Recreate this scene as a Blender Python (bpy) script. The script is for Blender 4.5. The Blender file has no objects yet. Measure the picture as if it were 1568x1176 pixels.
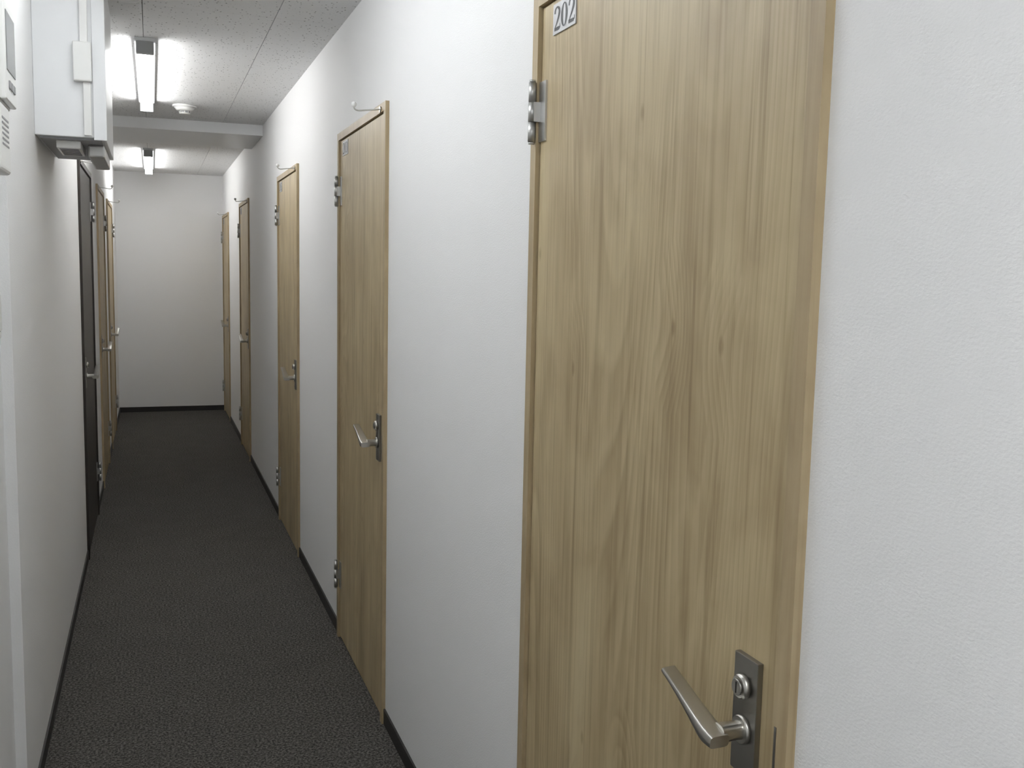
import bpy, bmesh, math
from mathutils import Vector, Matrix
C=bpy.context.collection
H=1.45
XR=0.6806; XL=-0.324; XN=-0.350; YF=10.48; YB=-3.2; ZC=2.352; ZT=1.957
# ---------------------------------------------------------------- materials
def mat(name):
    m=bpy.data.materials.new(name); m.use_nodes=True
    nt=m.node_tree; b=nt.nodes['Principled BSDF']
    return m,nt,b
def simple(name,col,rough=.5,metal=0.0,noise=0.0,nscale=200):
    m,nt,b=mat(name)
    b.inputs['Base Color'].default_value=(*col,1); b.inputs['Roughness'].default_value=rough; b.inputs['Metallic'].default_value=metal
    if noise:
        tc=nt.nodes.new('ShaderNodeTexCoord'); n=nt.nodes.new('ShaderNodeTexNoise'); n.inputs['Scale'].default_value=nscale
        bp=nt.nodes.new('ShaderNodeBump'); bp.inputs['Strength'].default_value=noise; bp.inputs['Distance'].default_value=.001
        nt.links.new(tc.outputs['Object'],n.inputs['Vector']); nt.links.new(n.outputs['Fac'],bp.inputs['Height']); nt.links.new(bp.outputs['Normal'],b.inputs['Normal'])
    return m
def wallpaper(name,col):
    m,nt,b=mat(name); N=nt.nodes.new; L=nt.links.new
    b.inputs['Roughness'].default_value=.6
    tc=N('ShaderNodeTexCoord')
    n=N('ShaderNodeTexNoise'); n.inputs['Scale'].default_value=260; n.inputs['Detail'].default_value=2
    mp=N('ShaderNodeMapping'); mp.inputs['Scale'].default_value=(1,.8,1.3)
    L(tc.outputs['Object'],mp.inputs['Vector']); L(mp.outputs[0],n.inputs['Vector'])
    bp=N('ShaderNodeBump'); bp.inputs['Strength'].default_value=.45; bp.inputs['Distance'].default_value=.0012
    L(n.outputs['Fac'],bp.inputs['Height']); L(bp.outputs[0],b.inputs['Normal'])
    b.inputs['Base Color'].default_value=(*col,1)
    return m
def wood(name,dark=1.0,streak=1.0,knots=True,tint=(1,1,1)):
    m,nt,b=mat(name); N=nt.nodes.new; L=nt.links.new
    b.inputs['Roughness'].default_value=.42
    tc=N('ShaderNodeTexCoord')
    def mapped(sc,loc=(0,0,0)):
        mp=N('ShaderNodeMapping'); mp.inputs['Scale'].default_value=sc; mp.inputs['Location'].default_value=loc
        L(tc.outputs['Object'],mp.inputs['Vector']); return mp.outputs[0]
    def noise(vec,s,d=3,r=.5,dist=0):
        n=N('ShaderNodeTexNoise'); n.inputs['Scale'].default_value=s; n.inputs['Detail'].default_value=d; n.inputs['Roughness'].default_value=r; n.inputs['Distortion'].default_value=dist
        L(vec,n.inputs['Vector']); return n.outputs['Fac']
    def rng(v,a,b_,c=0,d=1):
        g=N('ShaderNodeMapRange'); g.inputs['From Min'].default_value=a; g.inputs['From Max'].default_value=b_; g.inputs['To Min'].default_value=c; g.inputs['To Max'].default_value=d; L(v,g.inputs['Value']); return g.outputs[0]
    broad=noise(mapped((1,1,.12)),9,3,.55,.3)
    blotch=noise(mapped((1,1,.5)),9,3,.55,.6)
    fine=noise(mapped((1,1,.014)),190,3,.6)
    med=noise(mapped((1,1,.03),(1,4,2)),60,2,.5)
    field=noise(mapped((1,1,.10),(3,1.7,.4)),3.0,0,.4,0)
    sx=N('ShaderNodeSeparateXYZ'); L(tc.outputs['Object'],sx.inputs[0])
    cx=N('ShaderNodeCombineXYZ'); L(sx.outputs['Y'],cx.inputs['X'])
    zs=N('ShaderNodeMath'); zs.operation='MULTIPLY'; zs.inputs[1].default_value=.5; L(sx.outputs['Z'],zs.inputs[0]); L(zs.outputs[0],cx.inputs['Y'])
    vo=N('ShaderNodeTexVoronoi'); vo.voronoi_dimensions='2D'; vo.inputs['Scale'].default_value=3.6; L(cx.outputs[0],vo.inputs['Vector'])
    bulge=rng(vo.outputs['Distance'],0,.22,.055,0)
    ad=N('ShaderNodeMath'); ad.operation='ADD'; L(field,ad.inputs[0]); L(bulge,ad.inputs[1])
    k=N('ShaderNodeMath'); k.operation='MULTIPLY'; k.inputs[1].default_value=60; L(ad.outputs[0],k.inputs[0])
    fr=N('ShaderNodeMath'); fr.operation='FRACT'; L(k.outputs[0],fr.inputs[0])
    rr=N('ShaderNodeValToRGB'); rr.color_ramp.elements[0].position=0; rr.color_ramp.elements[0].color=(0,0,0,1)
    rr.color_ramp.elements[1].position=.8; rr.color_ramp.elements[1].color=(1,1,1,1); e=rr.color_ramp.elements.new(1.0); e.color=(0,0,0,1)
    L(fr.outputs[0],rr.inputs[0])
    ringmask=N('ShaderNodeMath'); ringmask.operation='MULTIPLY'; L(rr.outputs[0],ringmask.inputs[0])
    L(rng(noise(mapped((1,1,.25),(5,2,1)),5,1),.40,.58),ringmask.inputs[1])
    base=N('ShaderNodeValToRGB'); cr=base.color_ramp
    col=lambda r,g_,b2:(r*dark*tint[0],g_*dark*tint[1],b2*dark*tint[2],1)
    cr.elements[0].position=.34; cr.elements[0].color=col(.405,.313,.176)
    cr.elements[1].position=.66; cr.elements[1].color=col(.565,.465,.285)
    mixv=N('ShaderNodeMix'); mixv.data_type='FLOAT'; mixv.inputs[0].default_value=.6; L(broad,mixv.inputs[2]); L(blotch,mixv.inputs[3])
    L(mixv.outputs[0],base.inputs[0])
    def darken(prev,fac,amt):
        f=N('ShaderNodeMath'); f.operation='MULTIPLY'; f.inputs[1].default_value=amt; L(fac,f.inputs[0])
        mx=N('ShaderNodeMix'); mx.data_type='RGBA'; mx.blend_type='MULTIPLY'; mx.inputs[7].default_value=(.5,.43,.33,1)
        L(f.outputs[0],mx.inputs[0]); L(prev,mx.inputs[6]); return mx.outputs[2]
    c=darken(base.outputs[0],rng(fine,.52,.8),.62*streak)
    c=darken(c,rng(med,.5,.8),.50*streak)
    c=darken(c,ringmask.outputs[0],.36*streak)
    if knots: c=darken(c,rng(vo.outputs['Distance'],.010,.028,1,0),.5)
    L(c,b.inputs['Base Color'])
    bp=N('ShaderNodeBump'); bp.inputs['Strength'].default_value=.1; bp.inputs['Distance'].default_value=.0005
    L(fine,bp.inputs['Height']); L(bp.outputs[0],b.inputs['Normal'])
    return m
def carpet():
    m,nt,b=mat('carpet_loop'); N=nt.nodes.new; L=nt.links.new
    b.inputs['Roughness'].default_value=.95; b.inputs['Specular IOR Level'].default_value=.15
    tc=N('ShaderNodeTexCoord')
    n=N('ShaderNodeTexNoise'); n.inputs['Scale'].default_value=130; n.inputs['Detail'].default_value=3; n.inputs['Roughness'].default_value=.8
    n2=N('ShaderNodeTexNoise'); n2.inputs['Scale'].default_value=6; n2.inputs['Detail'].default_value=3
    L(tc.outputs['Object'],n.inputs['Vector']); L(tc.outputs['Object'],n2.inputs['Vector'])
    r=N('ShaderNodeValToRGB'); r.color_ramp.elements[0].position=.42; r.color_ramp.elements[0].color=(.030,.028,.025,1)
    r.color_ramp.elements[1].position=.64; r.color_ramp.elements[1].color=(.19,.178,.162,1)
    L(n.outputs['Fac'],r.inputs[0])
    mr=N('ShaderNodeMapRange'); mr.inputs['To Min'].default_value=.82; mr.inputs['To Max'].default_value=1.12; L(n2.outputs['Fac'],mr.inputs['Value'])
    mx=N('ShaderNodeVectorMath'); mx.operation='SCALE'; L(r.outputs[0],mx.inputs[0]); L(mr.outputs[0],mx.inputs['Scale'])
    L(mx.outputs[0],b.inputs['Base Color'])
    bp=N('ShaderNodeBump'); bp.inputs['Strength'].default_value=.9; bp.inputs['Distance'].default_value=.004
    L(n.outputs['Fac'],bp.inputs['Height']); L(bp.outputs[0],b.inputs['Normal'])
    return m
def ceilmat():
    m,nt,b=mat('rockwool_ceiling_board'); N=nt.nodes.new; L=nt.links.new
    b.inputs['Roughness'].default_value=.9
    tc=N('ShaderNodeTexCoord')
    v=N('ShaderNodeTexVoronoi'); v.inputs['Scale'].default_value=70
    n=N('ShaderNodeTexNoise'); n.inputs['Scale'].default_value=60; n.inputs['Detail'].default_value=1
    mp=N('ShaderNodeMapping'); mp.inputs['Scale'].default_value=(1,.7,1)
    L(tc.outputs['Object'],mp.inputs['Vector']); L(mp.outputs[0],v.inputs['Vector']); L(mp.outputs[0],n.inputs['Vector'])
    mr=N('ShaderNodeMapRange'); mr.inputs['From Min'].default_value=.16; mr.inputs['From Max'].default_value=.25; L(v.outputs['Distance'],mr.inputs['Value'])
    g=N('ShaderNodeMapRange'); g.inputs['From Min'].default_value=.46; g.inputs['From Max'].default_value=.54; L(n.outputs['Fac'],g.inputs['Value'])
    mxm=N('ShaderNodeMath'); mxm.operation='MAXIMUM'; L(mr.outputs[0],mxm.inputs[0]); L(g.outputs[0],mxm.inputs[1])
    mx=N('ShaderNodeMix'); mx.data_type='RGBA'; mx.inputs[6].default_value=(.30,.30,.30,1); mx.inputs[7].default_value=(.86,.86,.86,1)
    L(mxm.outputs[0],mx.inputs[0]); L(mx.outputs[2],b.inputs['Base Color'])
    return m
def emis(name,col,s):
    m,nt,b=mat(name)
    b.inputs['Base Color'].default_value=(1,1,1,1); b.inputs['Emission Color'].default_value=(*col,1); b.inputs['Emission Strength'].default_value=s
    return m
M_wall=wallpaper('vinyl_wallpaper',(.90,.90,.90))
M_ceil=ceilmat(); M_carpet=carpet()
M_wood=wood('maple_laminate'); M_frame=wood('maple_trim',.84,.45,False,(1,.97,.97))
M_steel=simple('satin_steel',(.50,.49,.46),.30,1.0)
M_plate=simple('brushed_plate',(.30,.29,.27),.38,1.0)
M_hinge=simple('hinge_steel',(.50,.50,.49),.42,1.0)
M_black=simple('black_ink',(.01,.01,.012),.4)
M_gap=simple('gap_shade',(.02,.017,.013),.8)  # near-black colour stands in for shade in the door gap
M_base=simple('black_vinyl_baseboard',(.022,.02,.019),.45)
M_sign=simple('aluminium_sign',(.46,.46,.47),.4,.5)
M_dark=simple('dark_brown_laminate',(.030,.024,.020),.4,0,.2,90)
M_box=simple('painted_sheet_steel',(.85,.86,.87),.32)
M_plastic=simple('white_plastic',(.84,.84,.82),.35)
M_grey=simple('grey_plastic',(.30,.30,.31),.5)
M_screen=simple('lcd_screen',(.20,.21,.21),.2)
M_sock=simple('lamp_socket_grey',(.33,.34,.34),.5)
M_seam=simple('ceiling_seam_grey',(.38,.38,.38),.9)
# ---------------------------------------------------------------- helpers
def mk(name,bm,m,parent=None,smooth=False):
    me=bpy.data.meshes.new(name); bm.normal_update(); bm.to_mesh(me); bm.free()
    if smooth:
        for p in me.polygons: p.use_smooth=True
    ob=bpy.data.objects.new(name,me); C.objects.link(ob)
    ms=m if isinstance(m,(list,tuple)) else [m]
    for x in ms: me.materials.append(x)
    if parent: ob.parent=parent
    return ob
def addbox(bm,x0,x1,y0,y1,z0,z1,mi=0):
    r=bmesh.ops.create_cube(bm,size=1)
    bmesh.ops.scale(bm,vec=(abs(x1-x0),abs(y1-y0),abs(z1-z0)),verts=r['verts'])
    bmesh.ops.translate(bm,vec=((x0+x1)/2,(y0+y1)/2,(z0+z1)/2),verts=r['verts'])
    fs=set(f for v in r['verts'] for f in v.link_faces)
    for f in fs: f.material_index=mi
    return r['verts']
def box(name,x0,x1,y0,y1,z0,z1,m,parent=None,bev=0,seg=2):
    bm=bmesh.new(); addbox(bm,x0,x1,y0,y1,z0,z1)
    if bev: bmesh.ops.bevel(bm,geom=bm.edges[:],offset=bev,segments=seg,affect='EDGES',profile=.6)
    return mk(name,bm,m,parent)
def cyl(name,c,axis,r,l,m,parent=None,r2=None,seg=32,bev=0):
    bm=bmesh.new()
    bmesh.ops.create_cone(bm,cap_ends=True,segments=seg,radius1=r,radius2=r if r2 is None else r2,depth=l)
    if bev: bmesh.ops.bevel(bm,geom=[e for e in bm.edges if len(e.link_faces)==2 and any(len(f.verts)>4 for f in e.link_faces)],offset=bev,segments=2,affect='EDGES')
    rot={'x':Matrix.Rotation(math.pi/2,4,'Y'),'y':Matrix.Rotation(-math.pi/2,4,'X'),'z':Matrix.Identity(4)}[axis]
    bmesh.ops.transform(bm,matrix=Matrix.Translation(c)@rot,verts=bm.verts)
    ob=mk(name,bm,m,parent)
    for p in ob.data.polygons: p.use_smooth=len(p.vertices)==4
    return ob
def sweep(name,pts,sec,m,parent,n=16,up=Vector((0,0,1)),ex=.75,smooth=True):
    bm=bmesh.new(); rings=[]
    for i,p in enumerate(pts):
        t=(pts[min(i+1,len(pts)-1)]-pts[max(i-1,0)]).normalized()
        u=(up-t*up.dot(t)).normalized(); s=t.cross(u)
        a,b=sec[i]; ring=[]
        for k in range(n):
            an=2*math.pi*k/n; cx=math.copysign(abs(math.cos(an))**ex,math.cos(an)); sy=math.copysign(abs(math.sin(an))**ex,math.sin(an))
            ring.append(bm.verts.new(p+s*a*cx+u*b*sy))
        rings.append(ring)
    for i in range(len(rings)-1):
        for k in range(n):
            bm.faces.new((rings[i][k],rings[i][(k+1)%n],rings[i+1][(k+1)%n],rings[i+1][k]))
    bm.faces.new(rings[0][::-1]); bm.faces.new(rings[-1])
    bmesh.ops.recalc_face_normals(bm,faces=bm.faces)
    ob=mk(name,bm,m,parent,smooth)
    for p in ob.data.polygons:
        if len(p.vertices)>4: p.use_smooth=False
    if smooth:
        try: ob.data.set_sharp_from_angle(angle=math.radians(38))
        except Exception: pass
    return ob
def smoothpts(ctrl,n):
    out=[]; c=[ctrl[0]]+list(ctrl)+[ctrl[-1]]
    for i in range(1,len(c)-2):
        for j in range(n):
            t=j/n; out.append(tuple(.5*((2*b)+(-a+cc)*t+(2*a-5*b+4*cc-d)*t*t+(-a+3*b-3*cc+d)*t**3) for a,b,cc,d in zip(c[i-1],c[i],c[i+1],c[i+2])))
    out.append(tuple(ctrl[-1])); return out
def empty(name):
    e=bpy.data.objects.new(name,None); C.objects.link(e); e.empty_display_size=.1; return e
# ---------------------------------------------------------------- layout
T=.12
RD=[(.905,1.770,'202'),(3.01,3.84,'203'),(4.97,5.79,'205'),(7.6006,8.40,'206'),(9.6594,10.44,'207')]
LD=[(5.2,6.18,'dark'),(6.88,7.80,'wood'),(8.38,9.35,'wood')]
floor=box('floor',-.6,.9,YB-.1,YF+.1,-.05,0,M_carpet)
bm=bmesh.new()
xs=[XN-.1,-.015,.4375,XR+T]
ys=[YB-.1]; y=-2.56
while y<YF: ys.append(y); y+=.91
ys.append(YF+.1)
g=.0012
for i in range(len(xs)-1):
    for j in range(len(ys)-1):
        addbox(bm,xs[i]+g,xs[i+1]-g,ys[j]+g,ys[j+1]-g,ZC,ZC+.03,0)
addbox(bm,XN-.1,XR+T,YB-.1,YF+.1,ZC+.006,ZC+.05,1)
ceiling=mk('ceiling',bm,[M_ceil,M_seam])
def wallsegs(name,x0,x1,doors,ya,yb):
    bm=bmesh.new(); y=ya
    for (a,b,*_) in doors:
        addbox(bm,x0,x1,y,a,0,ZC); addbox(bm,x0,x1,a,b,ZT,ZC); y=b
    addbox(bm,x0,x1,y,yb,0,ZC)
    return mk(name,bm,M_wall)
wallsegs('wall_right',XR,XR+T,RD,YB,YF)
wallsegs('wall_left',XL-T,XL,LD,2.70,YF)
box('wall_left_recess',XN-T,XN,YB,2.70,0,ZC,M_wall)
box('wall_far',XL-T,XR+T,YF,YF+.1,0,ZC,M_wall)
box('wall_back',XN-T,XR+T,YB-.1,YB,0,ZC,M_wall)
box('ceiling_beam',XL,XR,6.63,7.40,2.285,ZC,M_box,bev=.002)
BH=.05; BT=.006
def base(name,xa,xb,doors,ya,yb):
    bm=bmesh.new(); y=ya
    for (a,b,*_) in doors: addbox(bm,xa,xb,y,a,0,BH); y=b
    if yb-y>.005: addbox(bm,xa,xb,y,yb,0,BH)
    mk(name,bm,M_base)
base('baseboard_right',XR-BT,XR,RD,YB,YF-BT)
base('baseboard_left',XL,XL+BT,LD,2.70,YF-BT)
base('baseboard_left_recess',XN,XN+BT,[],YB,2.70)
box('baseboard_far',XL,XR,YF-BT,YF,0,BH,M_base)
box('baseboard_back',XN,XR,YB,YB+BT,0,BH,M_base)
# ---------------------------------------------------------------- digits
def ribbon(bm,pts,conv):
    L_=[];R_=[]
    for i,(x,y,w) in enumerate(pts):
        x0,y0,_=pts[max(i-1,0)]; x1,y1,_=pts[min(i+1,len(pts)-1)]
        dx,dy=x1-x0,y1-y0; d=math.hypot(dx,dy) or 1; nx,ny=-dy/d,dx/d
        L_.append(bm.verts.new(conv(x+nx*w/2,y+ny*w/2))); R_.append(bm.verts.new(conv(x-nx*w/2,y-ny*w/2)))
    for i in range(len(pts)-1): bm.faces.new((L_[i],L_[i+1],R_[i+1],R_[i]))
def arc(cx,cy,rx,ry,a0,a1,wf,n=24):
    return [(cx+rx*math.cos(math.radians(a0+(a1-a0)*i/n)),cy+ry*math.sin(math.radians(a0+(a1-a0)*i/n)),wf(math.radians(a0+(a1-a0)*i/n))) for i in range(n+1)]
thick=lambda a:.05+.13*abs(math.cos(a))**1.5
DIG={'0':[arc(.3,.5,.21,.46,0,360,thick,40)],
 '2':[smoothpts([(.08,.72,.10),(.12,.88,.10),(.28,.96,.07),(.47,.85,.14),(.48,.66,.16),(.36,.44,.12),(.2,.24,.07),(.08,.09,.05)],6),[(.06,.07,.14),(.45,.07,.14),(.56,.1,.06),(.56,.24,.03)]],
 '3':[arc(.28,.74,.18,.2,150,-80,thick),arc(.27,.29,.23,.26,85,-150,thick)],
 '5':[[(.5,.92,.12),(.17,.92,.12)],[(.17,.95,.05),(.13,.52,.05)],arc(.26,.32,.24,.28,120,-150,thick)],
 '6':[arc(.3,.29,.22,.26,0,360,thick,30),smoothpts([(.5,.95,.04),(.25,.75,.1),(.1,.45,.15),(.09,.28,.15)],6)],
 '7':[[(.08,.9,.12),(.54,.9,.12)],[(.53,.9,.06),(.25,.0,.13)]]}
def number_plate(par,s,txt,xf,yc,z0,sd):
    hw=.050
    box('number_plate',xf-sd*.0025,xf,yc-hw,yc+hw,z0,z0+.052,M_sign,par)
    bm=bmesh.new(); hgt=.041
    for i,ch in enumerate(txt):
        off=-.0455+i*.0315
        conv=lambda x,y,off=off:(xf-sd*.0029,yc-sd*(off+x*.049),z0+.0055+y*hgt)
        for st in DIG[ch]: ribbon(bm,st,conv)
    mk('number_digits',bm,M_black,par)
# ---------------------------------------------------------------- doors
def lever(par,xs,sd,y,z,di):
    o=lambda d,dy,dz:(xs-sd*d,y+di*dy,z+dz)
    cyl('lever_rose',(xs-sd*.003,y,z),'x',.0175,.006,M_steel,par,bev=.001)
    nk=[(*o(0,0,0),.0115,.0115),(*o(.012,0,0),.0105,.0105),(*o(.026,0,0),.0115,.0110),(*o(.034,0,0),.0125,.0110)]
    P=smoothpts(nk,5)
    sweep('lever_neck',[Vector(p[:3]) for p in P],[(p[3],p[4]) for p in P],M_steel,par,24,Vector((0,0,1)))
    ctrl=[(*o(.041,-.014,-.004),.0135,.0080),(*o(.042,.004,-.001),.0145,.0095),(*o(.043,.022,.006),.0135,.0080),(*o(.044,.050,.018),.0120,.0056),(*o(.046,.078,.031),.0110,.0042),(*o(.049,.102,.043),.0105,.0034)]
    P=smoothpts(ctrl,6)
    sweep('lever_grip',[Vector(p[:3]) for p in P],[(p[3],p[4]) for p in P],M_steel,par,24,Vector((0.0,0,1)),.42)
def door(name,a,b,txt,sd,kind):
    par=empty(name)
    X=XR if sd>0 else XL
    W=M_wood if kind=='wood' else M_dark; FR=M_frame if kind=='wood' else M_dark
    fw=.026; xf=X-sd*.012; xb=X+sd*T
    bm=bmesh.new()
    def bb(x0,x1,*r): addbox(bm,min(x0,x1),max(x0,x1),*r)
    bb(xf,xb,a,a+fw,0,ZT); bb(xf,xb,b-fw,b,0,ZT); bb(xf,xb,a+fw,b-fw,ZT-fw,ZT)
    bb(X+sd*.045,xb,a+fw,a+fw+.012,0,ZT-fw); bb(X+sd*.045,xb,b-fw-.012,b-fw,0,ZT-fw); bb(X+sd*.045,xb,a+fw,b-fw,ZT-fw-.012,ZT-fw)
    mk('frame',bm,FR,par)
    xl=X-sd*.004
    box('leaf',min(xl,X+sd*.036),max(xl,X+sd*.036),a+fw+.003,b-fw-.003,.008,ZT-fw-.003,W,par,bev=.0012)
    box('gap_shade_sheet',min(X+sd*.037,X+sd*.044),max(X+sd*.037,X+sd*.044),a+fw,b-fw,0,ZT-fw,M_gap,par)  # dark sheet behind the leaf, paints the shade seen through the gap
    ps=a+.062
    bx=sorted((xl,xl-sd*.008))
    box('lock_plate',bx[0],bx[1],ps,ps+.050,.845,.994,M_plate,par,bev=.0012)
    yc=ps+.025; xp=xl-sd*.008
    cyl('key_cylinder_ring',(xp-sd*.005,yc,.958),'x',.0150,.010,M_steel,par,bev=.0018)
    cyl('key_cylinder_core',(xp-sd*.0115,yc,.958),'x',.0100,.003,M_plate,par,bev=.0006)
    box('keyway',*sorted((xp-sd*.0128,xp-sd*.0134)),yc-.001,yc+.001,.951,.965,M_black,par)
    lever(par,xp,sd,yc,.903,1)
    box('strike_plate',*sorted((xf+sd*.0005,xf-sd*.0006)),a+fw-.006,a+fw-.002,.86,.935,M_plate,par)
    for hz in (1.690,.205):
        ky=b-fw+.002; kx=X-sd*.020
        h=empty('hinge'); h.parent=par
        for k in range(3):
            z0=hz+k*.0357
            cyl('knuckle_%d'%(k+1),(kx,ky,z0+.0178),'z',.0068,.0352,M_hinge,h,seg=20,bev=.0005)
        cyl('pin_cap_top',(kx,ky,hz+.109),'z',.0055,.004,M_hinge,h,seg=16)
        cyl('pin_cap_bottom',(kx,ky,hz-.002),'z',.0055,.004,M_hinge,h,seg=16)
        box('hinge_leaf_door',*sorted((xl,xl-sd*.0035)),ky-.034,ky-.003,hz,hz+.107,M_hinge,h)
        box('hinge_arm_door',*sorted((xl-sd*.002,kx)),ky-.010,ky-.004,hz+.036,hz+.071,M_hinge,h)
        box('hinge_leaf_frame',*sorted((xf,xf-sd*.0025)),ky+.002,b-.001,hz,hz+.107,M_hinge,h)
    y=a+.066; z=ZT-.017
    h=empty('stop_hook'); h.parent=par
    cyl('mount',(xf-sd*.002,y,z),'x',.009,.004,M_steel,h)
    P=smoothpts([(xf-sd*.003,y,z),(xf-sd*.05,y,z-.006),(xf-sd*.070,y,z-.008),(xf-sd*.080,y,z-.004),(xf-sd*.083,y,z+.004)],5)
    sweep('arm',[Vector(p) for p in P],[(.0024,.0024)]*len(P),M_steel,h,10,Vector((0,1,0)))
    bm=bmesh.new(); bmesh.ops.create_uvsphere(bm,u_segments=16,v_segments=12,radius=.0085,matrix=Matrix.Translation((xf-sd*.083,y,z+.009)))
    mk('rubber_tip',bm,M_plastic,h,True)
    if txt: number_plate(par,1,txt,xl,b-.134,1.868,sd)
    return par
for i,(a,b,t) in enumerate(RD): door('door_%d'%(i+1),a,b,t,1,'wood')
for i,(a,b,k) in enumerate(LD): door('door_%d'%(i+6),a,b,None,-1,k)
# ---------------------------------------------------------------- fluorescent lamps, with unseen fill near the camera
def lamp(y0,y1,s,col,x=-.01):
    l=empty('fluorescent_ceiling_lamp')
    box('batten',x-.040,x+.040,y0+.01,y1-.01,2.336,ZC,M_box,l,bev=.003)
    for n,ya,yb in (('near',y0,y0+.035),('far',y1-.035,y1)):
        box('socket_'+n,x-.034,x+.034,ya,yb,2.288,2.336,M_sock,l,bev=.004)
    cyl('tube',(x,(y0+y1)/2,2.310),'y',.0165,y1-y0-.07,emis('fluorescent_tube_glow',col,s),l,seg=12)
cool=(.965,.99,1.0); neutral=(1.0,1.0,.99)
lamp(4.33,5.97,29,neutral); lamp(8.33,9.99,25,neutral); lamp(1.5,3.14,25,cool); lamp(-1.6,.04,76,cool,.05)  # third: unseen, placed to brighten mid corridor; last: unseen, added to brighten near walls
# ---------------------------------------------------------------- smoke detector
sdt=empty('smoke_detector'); cx,cy=.19,6.04
cyl('base',(cx,cy,ZC-.006),'z',.066,.012,M_plastic,sdt,bev=.002)
cyl('body',(cx,cy,ZC-.022),'z',.040,.020,M_plastic,sdt,r2=.058,bev=.002)
cyl('chamber',(cx,cy,ZC-.036),'z',.026,.010,M_grey,sdt)
cyl('cap',(cx,cy,ZC-.045),'z',.030,.008,M_plastic,sdt,bev=.003)
for k in range(8):
    an=k*math.pi/4; cyl('rib_%d'%k,(cx+.028*math.cos(an),cy+.028*math.sin(an),ZC-.036),'z',.0022,.012,M_plastic,sdt,seg=8)
# ---------------------------------------------------------------- wall cabinet with cable ducts
cb=empty('electrical_wall_cabinet')
x0,x1,y0,y1=XL,-.1257,3.363,4.04
box('cabinet_body',x0,x1,y0,y1,1.835,ZC,M_box,cb,bev=.003)
box('bottom_panel',x0+.012,x1-.012,y0+.02,y1-.02,1.829,1.835,M_grey,cb)
box('cover_seam_panel',-.159,x1+.004,y0-.006,y0,1.828,ZC,M_box,cb,bev=.0015)
box('cable_duct_upper',-.192,-.170,y0-.014,y0,2.115,ZC,M_plastic,cb,bev=.002)
box('duct_cover',-.212,-.160,y0-.026,y0,1.998,2.115,M_plastic,cb,bev=.005,seg=3)
box('cable_duct_lower',-.186,-.164,y0-.014,y0,1.84,1.998,M_plastic,cb,bev=.002)
box('terminal_block',-.27,-.20,3.42,3.66,1.806,1.829,M_plastic,cb,bev=.003)
for k in range(6): box('terminal_slot_%d'%k,-.262,-.208,3.44+k*.035,3.452+k*.035,1.804,1.806,M_grey,cb)
box('cable_gland',-.185,-.135,3.50,3.95,1.790,1.829,M_hinge,cb,bev=.006)
# ---------------------------------------------------------------- devices on near left wall
ic=empty('wall_remote_controller')
box('back_case',XN,-.300,2.42,2.605,1.795,2.02,M_plastic,ic,bev=.006,seg=3)
box('front_bezel',-.300,-.286,2.425,2.600,1.80,2.015,M_plastic,ic,bev=.005,seg=3)
box('lcd',-.286,-.2845,2.445,2.585,1.865,1.99,M_screen,ic)
for k in range(3): box('button_%d'%k,-.286,-.283,2.47+k*.035,2.495+k*.035,1.828,1.845,M_grey,ic,bev=.001)
it=empty('intercom_unit')
box('case',XN,-.292,2.36,2.52,1.643,1.79,M_plastic,it,bev=.012,seg=4)
for k in range(6): box('speaker_slot_%d'%k,-.292,-.2912,2.39,2.49,1.70+k*.011,1.704+k*.011,M_grey,it)
sw=empty('light_switch')
box('plate',XN,XN+.008,2.56,2.66,1.27,1.40,M_plastic,sw,bev=.003)
box('rocker',XN+.008,XN+.013,2.585,2.635,1.29,1.38,M_plastic,sw,bev=.002)
box('rocker_gap',XN+.0078,XN+.0086,2.581,2.639,1.286,1.384,M_grey,sw)
# ---------------------------------------------------------------- world, camera
w=bpy.data.worlds.new('world'); bpy.context.scene.world=w; w.use_nodes=True
w.node_tree.nodes['Background'].inputs[0].default_value=(.8,.85,.9,1); w.node_tree.nodes['Background'].inputs[1].default_value=.1
cam=bpy.data.cameras.new('camera'); co=bpy.data.objects.new('camera',cam); C.objects.link(co)
yw,pt,rl=map(math.radians,(19.92,6.3567,-1.1944))
F=Vector((math.sin(yw)*math.cos(pt),math.cos(yw)*math.cos(pt),-math.sin(pt)))
R=F.cross(Vector((0,0,1))).normalized(); D=F.cross(R)
R2=R*math.cos(rl)+D*math.sin(rl); D2=-R*math.sin(rl)+D*math.cos(rl)
mt=Matrix((R2,-D2,-F)).transposed().to_4x4(); mt.translation=Vector((0,0,H)); co.matrix_world=mt
cam.sensor_width=36; cam.lens=36*1523/1568; cam.clip_start=.02
bpy.context.scene.camera=co
vs=bpy.context.scene.view_settings
vs.view_transform='Standard'; vs.look='None'; vs.exposure=0
